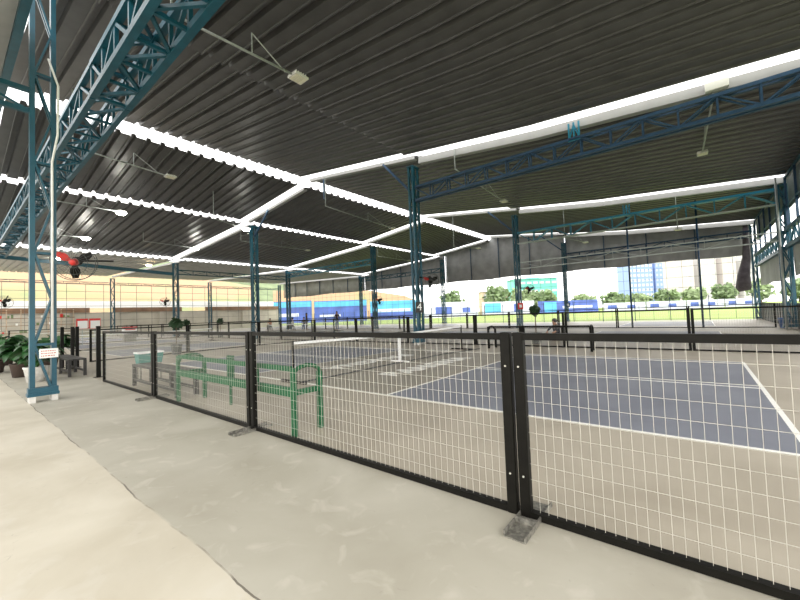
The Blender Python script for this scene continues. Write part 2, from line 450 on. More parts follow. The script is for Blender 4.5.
truss(-29.6, -17.5, 18.47, 5.55, 6.0, .15, 'light blue truss on the middle seam, left of centre', step=1.0, chord=.09, web=.04, m='steel_light')
truss(-29.6, -17.5, 29.27, 5.6, 6.0, .12, 'blue truss on the far seam, left of centre', step=1.2, chord=.08, web=.04)
truss(-4.7, 6.85, 18.47, 3.82, 4.22, .04, 'pale grey pipe truss across the openings, lowest of the cross beams', step=1.3, chord=.05, web=.025, m='pipe')
def trussY(x, y0, y1, z0, z1, label, step=1.0, chord=.08, m='steel', web=.04, zs=0):
    t = thing('cross_truss', (x, (y0+y1)/2, z0), label, 'truss', 'blue cross trusses')
    h = z1-z0; cy = (y0+y1)/2
    for nm, z in (('top_chord', h), ('bottom_chord', 0)):
        b = MB(); b.bar((0, y0-cy, z+zs), (0, y1-cy, z-zs), chord); b.build(nm, M[m], t)
    b = MB(); n = max(2, round((y1-y0)/step))
    for i in range(n):
        a = y0-cy+(y1-y0)*i/n; c = y0-cy+(y1-y0)*(i+1)/n
        za = zs*(1-2*i/n); zc = zs*(1-2*(i+1)/n)
        if i % 2: b.bar((0, a, za), (0, c, h+zc), web)
        else: b.bar((0, a, h+za), (0, c, zc), web)
        b.bar((0, c, zc), (0, c, h+zc), web)
    b.build('web', M[m], t)
trussY(-5.0, -6.2, -3.44, 5.05, 5.42, 'teal cross truss running out to the left from the big teal column', step=.8, zs=0)
b = MB(); b.bar((-29.7,-3.0,5.78),(-29.7,7.5,5.25), .2, .24); tag(b.build('cross_beam', M['steel']), 'long solid blue beam crossing the far left end behind the red fan', 'beam')
trussY(-29.7, 7.9, 18.2, 5.25, 5.6, 'blue cross truss behind the column under the second opening', chord=.08, step=1.2)
trussY(6.98, 8.4, 18.2, 3.52, 4.22, 'deep blue truss on the right wall, nearer half', chord=.15, step=.8, web=.05)
trussY(6.98, 18.75, 29.0, 3.52, 4.22, 'deep blue truss on the right wall, farther half', chord=.15, step=.8, web=.05)
trussY(XB+.3, -3.0, 7.4, 5.82, 6.02, 'thin dark ladder beam along the left eave, leftmost length', chord=.05, step=1.3, web=.03, m='steel_dark')
trussY(XB+.3, 7.9, 18.2, 5.82, 6.02, 'thin dark ladder beam along the left eave, middle length', chord=.05, step=1.3, web=.03, m='steel_dark')
trussY(XB+.3, 18.7, 29.0, 5.82, 6.02, 'thin dark ladder beam along the left eave, nearest the back corner', chord=.05, step=1.3, web=.03, m='steel_dark')

# conduit on the big column
b = MB(); b.tube([(-4.9,-3.18,1.0),(-4.9,-3.18,4.2),(-4.87,-3.11,4.7),(-4.87,-3.10,5.6),(-4.89,-3.23,6.05)], .018)
tag(b.build('conduit', M['white'], smooth=True), 'white conduit pipe running up the big teal column', 'pipe')
# sign on the big column
t = thing('notice_sign', (-4.87, -3.23, .74), 'small white notice with red lettering on the big teal column', 'sign')
b = MB(); b.box(-.012, .012, -.12, .12, 0, .16); b.build('board', M['sign_w'], t, bevel=.004)
for r_ in range(3):
    b = MB(); y = -.10
    while y < .08:
        w_ = random.uniform(.012, .03); b.box(.0125, .014, y, min(y+w_, .10), .115-r_*.042, .130-r_*.042); y += w_+.01
    b.build('lettering', M['ink_r'], t)
b = MB(); b.bar((-.05, -.12, .12), (-.05, .12, .12), .02); b.bar((-.05, .1, .12), (-.01, .1, .12), .02); b.build('bracket', M['pipe'], t)
# number signs on columns
def text_mesh(txt, size):
    c = bpy.data.curves.new('t', 'FONT'); c.body = txt; c.size = size; c.extrude = .003; c.align_x = 'CENTER'; c.align_y = 'CENTER'
    o = bpy.data.objects.new('t', c); COL.objects.link(o); d = bpy.context.evaluated_depsgraph_get()
    me = bpy.data.meshes.new_from_object(o.evaluated_get(d)); bpy.data.objects.remove(o); return me
def sign(x, y, z, w_, h_, m, txt, mt, label, size):
    t = thing('number_sign', (x, y, z), label, 'sign'); t.rotation_euler.z = math.radians(38)
    b = MB(); b.box(-w_/2, w_/2, -.012, .012, -h_/2, h_/2); b.build('board', m, t, bevel=.004)
    if txt:
        me = text_mesh(txt, size); me.materials.append(mt); o = bpy.data.objects.new('numeral', me); COL.objects.link(o); o.parent = t
        o.location = (0, -.016, 0); o.rotation_euler = (math.pi/2, 0, 0)
    else:
        b = MB(); b.box(-w_*.25, w_*.25, -.017, -.012, -h_*.25, h_*.25); b.build('panel', mt, t)
sign(-4.66, 7.42, 1.50, .30, .42, M['sign_k'], '4', M['sign_w'], 'black sign with a white number 4 on the centre column', .40)
sign(-4.7, 18.2, 1.47, .34, .38, M['red'], None, M['sign_w'], 'small red framed sign on the column right of centre', .2)
sign(-4.7, 29.0, 1.5, .34, .4, M['steel_dark'], None, M['sign_w'], 'small dark sign on the farthest centre column', .2)

# ------------------------------------------------------------------ floodlights on arms
def flood(a, b_, label, on=False, warm=False, arm_label=True):
    a = Vector(a); e = Vector(b_); t = thing('floodlight', e, label, 'light', 'floodlights on long arms')
    t.rotation_euler.z = math.atan2((e-a).x, -(e-a).y)*0
    m = MB(); m.tube([a-e, Vector((0,-.12,.03))], .024, 6); m.build('arm', M['pipe'], t, smooth=True)
    m = MB(); mid = (a-e)*.42; m.tube([mid+Vector((0,0,0)), mid+Vector((.0,0,.45))], .014, 5); m.tube([mid+Vector((0,0,.45)), (a-e)*.12], .012, 5)
    m.build('stay', M['pipe'], t)
    m = MB(); m.bar(a-e, Vector((a.x-e.x, a.y-e.y, roofz(a.x)-e.z+.02)), .03); m.build('hanger', M['pipe'], t)
    if on: t.scale = (1,1,1)
    m = MB(); m.box(-.15,.15,-.14,.2,.0,.05)
    for k in range(5): m.box(-.14,.14,-.12+k*.06,-.10+k*.06,.05,.085)
    hs = m.build('housing', M['lamp_body'], t, bevel=.006)
    m = MB()
    if on: m.lathe([(0,-.12),(.15,-.09),(.22,0)], 14, c=(0,.03,0))
    else:
        for k in range(3): m.box(-.12,.12,-.10+k*.095,-.02+k*.095,-.012,0.0)
    m.build('led_panel', M['lamp_warm'] if warm else (M['lamp_on'] if on else M['lamp_off']), hs)
flood((-2.72,-2.0,6.45),(-2.66,.45,6.5),'unlit floodlight hanging overhead at the top of the view, nearest the big truss')
flood((-10.3,-2.0,6.6),(-10.95,.8,6.6),'unlit floodlight right of the big truss, below the ridge opening')
flood((-16.6,-2.2,6.5),(-16.9,.78,6.5),'lit floodlight on the left, just under the second roof opening', on=True)
flood((-23.6,-2.2,6.35),(-23.6,.75,6.35),'lit floodlight on the far left, above the red fan', on=True)
flood((-31.0,-2.2,5.8),(-28.2,.2,5.7),'small lit floodlight beside the red fan, behind the big column', on=True)
flood((-30.3,2.6,6.05),(-30.6,6.0,6.0),'warm lit floodlight left of the fan column', on=True, warm=True)
flood((-22.8,3.4,6.4),(-23.4,6.7,6.4),'lit floodlight above the fan column', on=True)
flood((-15.0,4.2,6.45),(-16.0,6.45,6.45),'bright lit floodlight at the top of the column under the second opening', on=True)
flood((-2.9,7.6,6.6),(-3.15,12.6,6.5),'unlit floodlight hanging right of the number 4 column')
flood((4.45,7.72,6.4),(4.28,11.9,6.35),'unlit floodlight hanging at the upper right below the near gutter')
flood((-10.1,7.4,6.7),(-10.7,13.2,6.6),'unlit floodlight left of the number 4 column, between ridge opening and middle seam')
flood((-19.5,8.0,6.5),(-19.3,13.2,6.4),'unlit floodlight beyond the column under the second opening')
flood((-2.0,18.6,5.35),(-1.4,20.9,5.3),'short unlit floodlight under the bright blue truss near the red sign column')
flood((3.3,18.5,5.6),(3.3,19.0,5.0),'unlit floodlight hanging from the bright blue truss towards the right')
flood((-16.9,18.6,6.2),(-16.6,22.5,6.1),'unlit floodlight beyond the column behind the near net')
flood((-9.5,18.6,5.9),(-8.6,20.6,5.9),'unlit floodlight between the number 4 column and the red sign column')

# ------------------------------------------------------------------ fence panels
PW, PH = 3.165, 1.128
def make_panel(label):
    t = thing('wire_fence', (0,0,0), label, 'fence', 'black framed mesh fence panels')
    for x in (.033, PW-.033):
        b = MB(); b.box(x-.033, x+.033, -.0275, .0275, .0, PH+.004); b.build('post', M['black'], t, bevel=.008)
    b = MB(); b.box(.066, PW-.066, -.022, .022, PH-.044, PH-.002); b.build('top_rail', M['black'], t)
    b = MB(); b.box(.066, PW-.066, -.024, .022, .004, .044); b.build('bottom_rail', M['black'], t)
    b = MB(); r = .00102
    n = 61
    for i in range(1, n): 
        x = .066+(PW-.132)*i/n; b.box(x-r, x+r, -r, r, .04, PH-.044)
    for i in range(1, 11):
        z = .04+(PH-.08)*i/11; b.box(.066, PW-.066, r, 3*r, z-r, z+r)
    b.build('wire_mesh', M['wire'], t)
    return t
def add_bolts(t):
    for x in (.033, PW-.033):
        for z in (.25, .92):
            b = MB(); b.tube([(x,-.033,z),(x,-.0275,z)], .006, 8); b.build('bolt', M['wire'], t)
def make_foot(label):
    t = thing('fence_stand', (0,0,0), label, 'fence foot', 'steel feet under the fence')
    b = MB(); b.box(-.065,.065,-.25,.22,0,.008)
    b.build('plate', M['foot'], t)
    for s in (-1,1):
        b = MB(); b.box(s*.061-.004, s*.061+.004, -.25, .22, .008, .034); b.build('flange', M['foot'], t)
    b = MB()
    b.box(-.06,.06,-.08,-.062,.008,.04)
    b.build('socket', M['foot'], t)
    return t
FY = -2.1
near_names = ['black framed mesh fence panel nearest the camera, right of the thick double post',
              'black framed mesh fence panel just left of the thick double post',
              'black framed mesh fence panel in front of the green rack\'s left part',
              'black framed mesh fence panel in front of the long black bench']
p0 = make_panel(near_names[0]); p0.location = (2.968, FY, 0)
pn = [p0, dup(p0, (-.215, FY, 0), near_names[1]),
dup(p0, (-3.405, FY, 0), near_names[2]),
dup(p0, (-6.6, FY, 0), near_names[3])]
f0 = make_foot('worn steel foot plate under the thick double post'); f0.location = (3.03, FY-.03, 0)
dup(f0, (-.17, FY-.03, 0), 'steel foot plate under the double post in front of the green rack')
dup(f0, (-3.36, FY-.03, 0), 'steel foot plate under the double post by the black bench')
# open end posts and stacked panels further left
def free_post(x, y, label):
    b = MB(); b.box(x-.04, x+.04, y-.04, y+.04, 0, 1.25); b.box(x-.09, x+.09, y-.09, y+.09, 0, .012)
    tag(b.build('fence_post', M['black']), label, 'post', 'loose fence posts')
free_post(-7.55, -2.0, 'free standing black post left of the fence end')
for k_, (x, y) in enumerate(((-11.3,-2.1),(-11.0,-1.8),(-10.75,-1.95))):
    free_post(x, y, ['left','middle','right'][k_]+' one of three black posts between the plants and the small bench')
# panels behind the near court and beyond
def row(y, x0, n, where, step=3.18):
    for i in range(n):
        dup(p0, (x0-step*(i+1), y, 0), 'black mesh fence panel %s, %s from right' % (where, ORD[i]), group='fence panels '+where)
row(8.15, 6.9, 10, 'in the row behind the near courts')
row(19.6, 6.66, 11, 'in the row before the far courts')
def rowY(x, y0, n, where, step=3.18):
    for i in range(n):
        dup(p0, (x, y0+step*i, 0), 'black mesh fence panel %s, %s from the walkway' % (where, ORD[i]), rz=math.pi/2, group='fence panels '+where)
rowY(-12.6, -1.2, 3, 'in the cross row left of the net')
rowY(-29.2, -1.9, 6, 'in the cross row at the far left')
rowY(-12.0, 9.3, 3, 'in the cross row beyond the number 4')
row(8.9, -30.0, 5, 'in the far left row')
row(7.2, -31.5, 4, 'in the row by the left wall')

for q_ in pn: add_bolts(q_)
# tall thin-post net fence at the back edge
def tall_net(x0, x1, y, label):
    t = thing('net_fence', ((x0+x1)/2, y, 0), label, 'net fence', 'tall thin net fences at the back edge'); cx = (x0+x1)/2
    n = max(1, round((x1-x0)/2.1))
    for i in range(n+1):
        b = MB(); x = x0+(x1-x0)*i/n-cx; b.box(x-.022, x+.022, -.022, .022, 0, 1.8); b.build('post', M['steel_dark'], t)
    b = MB(); b.box(x0-cx, x1-cx, -.015, .015, 1.12, 1.15); b.build('rail', M['steel_dark'], t)
tall_net(-4.6, 6.8, 30.3, 'thin dark posts with a rail at the back edge, right of centre')
tall_net(-17, -5.2, 30.3, 'thin dark posts with a rail at the back edge, centre')
tall_net(-29.4, -17.6, 30.3, 'thin dark posts with a rail at the back edge, left of centre')
tall_net(-47, -30, 30.3, 'thin dark posts with a rail at the back edge, by the corner')

# big safety netting
def netting(a, b_, z0, z1, label, step=.95, w_=.018, m='netw'):
    a = Vector((*a, 0)); e = Vector((*b_, 0)); L_ = (e-a).length; d = (e-a).normalized()
    t = MB(); n = round(L_/step)
    for i in range(n+1):
        p = a+d*(L_*i/n); t.bar(p+Vector((0,0,z0)), p+Vector((0,0,z1)), w_)
    k = round((z1-z0)/.8)
    for i in range(k+1):
        z = z0+(z1-z0)*i/k; t.bar(a+Vector((0,0,z)), e+Vector((0,0,z)), w_)
    tag(t.build('safety_net', M[m]), label, 'netting')
netting((-47.5,30.55),(6.9,30.55),.1,5.6,'wide safety net closing the back side of the hall')
netting((XB-.1,-2.5),(XB-.1,29),1.0,5.8,'safety net hung along the left side of the hall',1.6,.03)
for k_, x in enumerate((1.0, 4.05)):
    b = MB(); b.tube([(x, 19.75, 0), (x, 19.75, 6.5)], .045, 8)
    tag(b.build('net_pole', M['steel_dark'], smooth=True), '%s thin dark pole rising to the roof right of centre' % ('left' if k_ == 0 else 'right'), 'pole', 'net poles')

# ------------------------------------------------------------------ pickleball net
def make_net(label):
    t = thing('pickleball_net', (0,0,0), label, 'net', 'portable court nets')
    L_ = 6.6; H = .80; Hc = .74
    for y in (0, L_):
        b = MB(); b.tube([(0,y,.03),(0,y,H+.02)], .024, 8); b.build('post', M['black'], t, smooth=True)
        b = MB(); b.bar((-.4,y,.025),(.4,y,.025), .045); b.build('foot', M['black'], t)
    def top(y): return Hc+(H-Hc)*abs(y-L_/2)/(L_/2)
    b = MB(); n = 12
    for i in range(n):
        y0 = L_*i/n; y1 = L_*(i+1)/n; b.bar((0,y0,top(y0)-.025),(0,y1,top(y1)-.025), .016, .05)
    b.build('headband', M['white'], t)
    b = MB(); n = 90
    for i in range(1, n):
        y = L_*i/n; b.box(-.001,.001,y-.0012,y+.0012,.10,top(y)-.05)
    for i in range(9):
        z = .10+i*.07; b.box(-.001,.001,0,L_,z-.0012,z+.0012)
    b.build('netting', M['net'], t)
    b = MB(); b.bar((0,L_/2,.02),(0,L_/2,Hc-.05), .02, .09, up=(1,0,0)); b.build('centre_strap', M['white'], t)
    b = MB(); b.bar((-.3,L_/2,.022),(.3,L_/2,.022), .045, .04); b.build('base_tube', M['white'], t)
    b = MB(); b.tube([(.14,0,.012),(.16,1.2,.012),(.13,2.6,.012),(.17,3.9,.012),(.2,5.2,.012),(.5,6.9,.012)], .02, 6); b.build('dark_floor_line', M['net'], t)  # dark tube lying on the floor along the net
    return t
n0 = make_net('near court net with white headband and black end post'); n0.location = (-2.32, -.08, 0)
dup(n0, (-20.6, -.1, 0), 'court net with white headband on the left blue court')
dup(n0, (-20.6, 10.5, 0), 'court net in the second row of courts, left of the number 4 column')
dup(n0, (-38.1, -.1, 0), 'farthest court net at the left end of the hall')

# ------------------------------------------------------------------ green rack and its black twin
def make_rack(name, m, label, cat):
    t = thing(name, (0,0,0), label, cat)
    L_ = 3.12; W = .37; H = .75
    b = MB()
    for x, y in ((0,0),(L_,0)):
        b2 = MB(); b2.box(x-.032, x+.032, y-.02, y+.02, 0, H-.02); b2.build('leg', m, t)
    for x, y in ((.08,W),(L_-.03,W)):
        b2 = MB(); b2.box(x-.032, x+.032, y-.02, y+.02, 0, H-.10); b2.build('leg', m, t)
    for z0, z1, nm in ((H-.055, H, 'top_rail'), (.42, .52, 'middle_rail')):
        b2 = MB(); b2.box(.03, L_-.03, -.02, .02, z0, z1); b2.build(nm, m, t)
    for xx in (0.04, L_-.02):
        b2 = MB(); pts = []
        for k in range(9):
            a = math.pi*k/8; pts.append((xx, W/2-math.cos(a)*W/2, H-.11+math.sin(a)*.10))
        b2.tube(pts, .024, 8); b2.build('end_arch', m, t, smooth=True)
        b2 = MB(); b2.box(xx-.02, xx+.02, .02, W-.02, .43, .49); b2.build('end_bar', m, t)
    b2 = MB(); b2.box(.92, 1.10, W-.03, W, .36, .74); b2.build('plate', m, t)
    b2 = MB(); b2.box(.985, 1.025, W-.03, W, .0, .36); b2.build('plate_leg', m, t)
    b2 = MB(); b2.box(2.33, 2.40, -.02, .02, .52, H-.055); b2.build('upright', m, t)
    return t
r = make_rack('bag_rack', M['green'], 'green painted steel rack with arched end behind the fence', 'rack'); r.location = (-2.66, -2.0, 0)
r = make_rack('bag_rack', M['black'], 'black steel rack with arched ends on the far side of the near court', 'rack'); r.location = (-1.62, 7.1, 0)

# ------------------------------------------------------------------ benches
def make_bench(L_, label, n=3):
    t = thing('bench', (0,0,0), label, 'bench', 'low black wooden benches')
    W = .36; H = .44
    b = MB()
    for k in range(3): b.box(0, L_, k*.122, k*.122+.112, H-.04, H)
    b.build('seat', M['wood'], t)
    for i in range(n):
        x = .04+(L_-.08)*i/(n-1)
        for y in (.03, W-.03):
            q = MB(); q.box(x-.035, x+.035, y-.03, y+.03, 0, H-.04); q.build('leg', M['wood'], t)
    b = MB(); b.box(.05, L_-.05, .015, .045, .10, .15); b.box(.05, L_-.05, W-.045, W-.015, .10, .15); b.build('stretcher', M['wood'], t)
    return t
bn = make_bench(2.3, 'long black bench behind the fence, left of the green rack'); bn.location = (-5.25, -1.93, 0)
dup(bn, (-10.7, -2.42, 0), 'small black bench right of the big teal column, before the double posts')
dup(bn, (-18.6, -2.65, 0), 'black bench at the far left beyond the big leaved plants')
dup(bn, (-23.4, -2.65, 0), 'farthest black bench at the left edge of the view')
t = thing('storage_box', (-5.02, -1.52, 0), 'teal box with white rim on a stand at the left end of the long bench', 'box')
b = MB(); b.add([(-.16,-.30,.42),(.16,-.30,.42),(.16,.42,.42),(-.16,.42,.42),(-.2,-.34,.66),(.2,-.34,.66),(.2,.46,.66),(-.2,.46,.66)],[(0,3,2,1),(0,1,5,4),(1,2,6,5),(2,3,7,6),(3,0,4,7)])
t.location = (-5.62, -1.55, 0); t.scale = (.75,.6,.95); tub = b.build('tub', M['teal'], t)
b = MB()
for a, e in (((-.2,-.34),(.2,-.34)),((.2,-.34),(.2,.46)),((.2,.46),(-.2,.46)),((-.2,.46),(-.2,-.34))): b.bar((*a,.665),(*e,.665), .035)
b.build('rim', M['white'], tub)
b = MB()
for x in (-.14,.14):
    for y in (-.26,.38): b.box(x-.025,x+.025,y-.025,y+.025,0,.42)
b.build('stand', M['foot'], t)

# ------------------------------------------------------------------ fans
def make_fan(label, loc, rz, R=.36, arm=(0,.5,0), tilt=0, hubm='black', bm='red', rb=.09):
    t = thing('wall_fan', loc, label, 'fan', 'red bladed fans on the columns'); t.rotation_euler = (tilt, 0, rz)
    # axis of the fan is local -Y
    b = MB(); circ = lambda r_, y: [(r_*math.cos(2*math.pi*k/28), y, r_*math.sin(2*math.pi*k/28)) for k in range(29)]
    b.tube(circ(R,-.09), .007, 5, cap=False); b.tube(circ(R,.03), .007, 5, cap=False); b.tube(circ(R*.66,-.12), .004, 5, cap=False); b.tube(circ(R*.3,-.13), .005, 5, cap=False)
    for k in range(28):
        a = 2*math.pi*k/28; c, s = math.cos(a), math.sin(a)
        b.tube([(R*.1*c,-.13,R*.1*s),(R*.66*c,-.12,R*.66*s),(R*c,-.09,R*s),(R*c,.03,R*s),(R*.5*c,.09,R*.5*s)], .0025, 4)
    b.build('guard', M['panel_d'], t)
    b = MB(); b.tube([(0,-.14,0),(0,-.1,0),(0,.0,0)], .055, 14, rs=[rb*.6,rb,rb]); hub = b.build('hub', M[hubm], t, smooth=True)
    for k in range(3):
        a = 2*math.pi*k/3+.5; b = MB(); vs = []
        for i in range(6):
            rr = R*(.14+.78*i/5); wdt = .13+.42*math.sin(math.pi*min(1,(i+1)/5.5))*.9
            for sgn, yy in ((-1,-.05),(1,.0)):
                th = a+sgn*wdt*.9; vs.append((rr*math.cos(th), yy, rr*math.sin(th)))
        n = len(vs); vs += [(x, y+.006, z) for x, y, z in vs]
        fs = []
        for i in range(5):
            fs.append((2*i,2*i+1,2*i+3,2*i+2)); fs.append((n+2*i,n+2*i+2,n+2*i+3,n+2*i+1))
        b.add(vs, fs); b.build('blade', M[bm] if k == 1 else M['black'], hub)
    b = MB(); b.tube([(0,.03,0),(0,.10,0),(0,.26,0)], .09, 16, rs=[.07,.10,.075]); b.build('motor', M['black'], t, smooth=True)
    b = MB(); b.bar((0,.2,0), Vector((0,.2,0))+Vector(arm), .04); b.build('bracket', M['black'], t)
    return t
fz = make_fan('large red bladed fan on the big teal column, facing the walkway', (-6.25,-2.65,2.62), math.radians(62), .38, (.35,.95,-.1), .25, hubm='red', bm='red', rb=.075)
make_fan('small fan on the left side of the column in the left half', (-29.9,6.95,2.95), math.radians(60), .38, (0,.5,0), .6)
make_fan('small fan on the column behind the near net', (-17.0,18.7,2.45), math.radians(20), .38, (-.3,0,0), .5)
make_fan('fan on the right side of the number 4 column', (-4.35,7.8,2.55), math.radians(40), .34, (-.4,.1,0), .6)
make_fan('fan on the right side of the red sign column', (-4.3,18.7,2.5), math.radians(40), .34, (-.5,0,0), .6)
make_fan('small fan at the far left edge of the view', (-28.1,-2.15,2.85), math.radians(70), .40, (0,.5,0), .6)

# ------------------------------------------------------------------ plants
def make_plant(name, loc, label, h=1.0, spread=.7, n=34, pot=True, leafL=.5, m='leaf', group=None):
    t = thing(name, loc, label, 'plant', group)
    base = 0
    if pot:
        b = MB(); b.lathe([(.0,0),(.17,0),(.22,.30),(.235,.32),(.235,.35),(.2,.35),(.19,.30),(0,.30)], 18); b.build('pot', M['concrete' if loc[0] > -9 else 'soil'], t, smooth=True); base = .3
    st = MB(); lv = MB()
    for i in range(n):
        a = random.uniform(0, 2*math.pi); el = random.uniform(.15, 1.3); L1 = random.uniform(.45, 1)*spread
        d = Vector((math.cos(a)*math.cos(el), math.sin(a)*math.cos(el), math.sin(el)))
        p1 = Vector((0,0,base))+d*L1*.55+Vector((0,0,random.uniform(0,.15)*h)); p1.z = max(base+.1, p1.z*h)
        st.tube([(0,0,base), p1*.6+Vector((0,0,base*.4)), p1], .008, 4)
        ll = leafL*random.uniform(.7, 1.1); w_ = ll*.3; hd = Vector((d.x, d.y, 0)).normalized(); sd = Vector((-hd.y, hd.x, 0)); roll = random.uniform(-.5,.5); sd = (sd+Vector((0,0,roll))).normalized()
        vs = []
        for k in range(6):
            u = k/5; wd = w_*math.sin(math.pi*(.08+.92*u)**.8)*(1 if k < 5 else 0.05)
            c = p1+hd*ll*u*math.cos(.5*u)+Vector((0,0,ll*(.35*u-.75*u*u)))
            vs += [c-sd*wd+Vector((0,0,.02)), c, c+sd*wd+Vector((0,0,.02))]
        fs = []
        for k in range(5): fs += [(3*k,3*k+1,3*k+4,3*k+3),(3*k+1,3*k+2,3*k+5,3*k+4)]
        lv.add(vs, fs)
    st.build('stems', M['leaf_l'], t); tag(lv.build('leaves', M[m], t, smooth=True), kind='stuff')
    return t
make_plant('potted_plant', (-8.3,-3.0,0), 'big leaved plant in a white pot behind the big teal column', 1.25, .5, 46, leafL=.4)
make_plant('potted_plant', (-9.9,-3.1,0), 'dark leaved plant second behind the big teal column', 1.3, .55, 50, leafL=.45)
make_plant('potted_plant', (-12.6,-2.2,0), 'dark leaved plant behind the small black bench, right of the big column', 1.35, .6, 55, leafL=.5)
make_plant('potted_plant', (-12.0,-3.45,0), 'broad leaved plant left of the big teal column, nearest the walkway', 1.25, .6, 60, leafL=.55)
make_plant('potted_plant', (-14.8,-3.05,0), 'broad leaved plant left of the big teal column, middle of the row', 1.2, .85, 60, leafL=.6)
make_plant('potted_plant', (-18.5,-4.0,0), 'lighter leaved plant at the left edge, beyond the broad leaved ones', 1.15, .9, 50, leafL=.5, m='leaf_l')
make_plant('potted_plant', (-22.5,-4.1,0), 'farthest light green plant at the left edge of the view', 1.2, .9, 50, leafL=.5, m='leaf_l')
def small_shrub(loc, label, s=.4, group='little potted shrubs by the fences'):
    t = thing('potted_shrub', loc, label, 'plant', group)
    b = MB(); b.lathe([(0,0),(.16,0),(.2,.4),(.17,.4),(0,.36)], 12); b.build('pot', M['panel_d'], t)
    b = MB()
    b.tube([(0,0,.36),(0,0,1.15-s*.5)], .02, 5); b.build('stem', M['trunk'], t)
    b = MB()
    for i in range(90):
        v = Vector((random.gauss(0,1),random.gauss(0,1),random.gauss(0,1))).normalized()*s*random.uniform(.3,1); c = Vector((0,0,1.2))+v
        u = Vector((random.uniform(-1,1),random.uniform(-1,1),random.uniform(-1,1))).normalized()*.09; w_ = u.orthogonal().normalized()*.06
        b.add([c-u-w_,c+u-w_,c+u+w_,c-u+w_],[(0,1,2,3)])
    tag(b.build('foliage', M['tree_s'], t), kind='stuff')
small_shrub((-12.2,1.4,0), 'dark shrub by the post left of the near court', .2)
small_shrub((-27.5,7.6,0), 'dark shrub beside the fan column in the left half', .24)
small_shrub((-24.6,8.9,0), 'dark shrub right of the fan column in the left half', .22)
small_shrub((-.75,9.2,0), 'dark shrub right of the red sign column beyond the near court', .15)

# ------------------------------------------------------------------ red boards, shelf rack, clutter at the left end
for k_, y in enumerate((1.3, 1.95)):
    t = thing('poster_stand', (-27.5, y, 0), '%s of two white posters with red edges at the far left' % ('left' if k_ == 0 else 'right'), 'poster', 'red edged posters')
    b = MB(); b.box(-.02,.02,-.30,.30,1.05,1.72); b.build('frame', M['red'], t)
    b = MB(); b.box(.02,.03,-.24,.27,1.07,1.58); b.build('sheet', M['sign_w'], t)
    b = MB(); b.box(-.02,.02,-.02,.02,0,1.05); b.box(-.2,.2,-.2,.2,0,.02); b.build('pole', M['pipe'], t)
t = thing('score_table', (-27.6, 3.9, 0), 'low red and white box stand right of the posters at the far left', 'box')
b = MB(); b.box(-.2,.2,-.4,.4,.75,1.0); b.build('upper_box', M['sign_w'], t)
b = MB(); b.box(-.2,.2,-.4,.4,1.0,1.06); b.box(.2,.21,-.3,.3,.84,.9); b.build('trim', M['red'], t)
b = MB(); b.box(-.18,.18,-.36,.36,0,.75); b.build('base', M['foot'], t)
t = thing('shelf_rack', (-46.3, 1.0, 0), 'wide wooden shelf rack with plants at the far left wall', 'rack')
for k in range(9):
    b = MB(); y = -4.6+k*.95; b.box(-.04,.04,y-.04,y+.04,.0,3.0); b.build('upright', M['beige'], t)
for k in range(4):
    b = MB(); b.box(-.3,.3,-4.65,3.05,.75+k*.7,.79+k*.7); b.build('shelf', M['brown'], t)
b = MB()
for k in range(26):
    y = -4.5+k*.28+random.uniform(-.05,.05); z = .79+random.choice((0,1,2))*.7
    b.box(-.15,.15,y,y+random.uniform(.1,.22),z,z+random.uniform(.12,.34), random.choice((0,0,1,2)))
tag(b.build('shelf_goods', [M['tree'], M['red'], M['sign_w']], t), kind='stuff')

# ------------------------------------------------------------------ walls, curtains
def curtain(x0, x1, y, z0, label, m='tarp', n=60):
    b = MB(); rows = []
    for i in range(n+1):
        x = x0+(x1-x0)*i/n; zt = roofz(x)+.05; yo = .05*math.sin(i*1.3)+.03*math.sin(i*.37)
        zb = z0+.05*math.sin(i*.21)
        rows.append([(x, y+yo*1.3, zb), (x, y+yo, (zb+zt)/2), (x, y, zt)])
    for r_ in rows: b.v += r_+[(p[0], p[1]+.02, p[2]) for p in r_]
    for i in range(n):
        o = i*6; q = o+6
        b.f += [(o,q,q+1,o+1),(o+1,q+1,q+2,o+2),(o+3,o+4,q+4,q+3),(o+4,o+5,q+5,q+4),(o,o+3,q+3,q)]; b.mi += [0]*5
    t = b.build('shade_curtain', M[m], smooth=True); tag(t, label, 'curtain', 'grey curtains at the back')
    k = max(2, round(abs(x1-x0)/3))
    for i in range(k+1):
        b = MB(); x = x0+(x1-x0)*i/k; b.bar((x, y-.12, z0), (x, y-.12, roofz(x)), .07); b.build('batten', M['steel_dark'], t)
curtain(-4.85, 6.9, 30.0, 4.42, 'grey hanging curtain high at the back, rightmost length')
curtain(-17.2, -5.0, 30.0, 4.42, 'grey hanging curtain high at the back, middle length')
curtain(-29.6, -17.4, 30.0, 4.42, 'grey hanging curtain high at the back, left of the centre', 'tarp')
curtain(-47.6, -29.8, 30.0, 4.45, 'pale grey hanging curtain at the back left corner', 'tarp_l')
# rolled tarp bundle
b = MB(); b.tube([(6.65,29.6,6.4),(6.62,29.6,5.2),(6.6,29.6,4.2),(6.4,29.6,3.0),(6.35,29.6,2.2),(6.4,29.6,1.95)], .3, 14, rs=[.14,.17,.22,.33,.42,.30])
tag(b.build('rolled_tarpaulin', M['tarp_d'], smooth=True), 'dark bundle of rolled tarpaulin hanging at the right end of the curtain', 'tarpaulin')
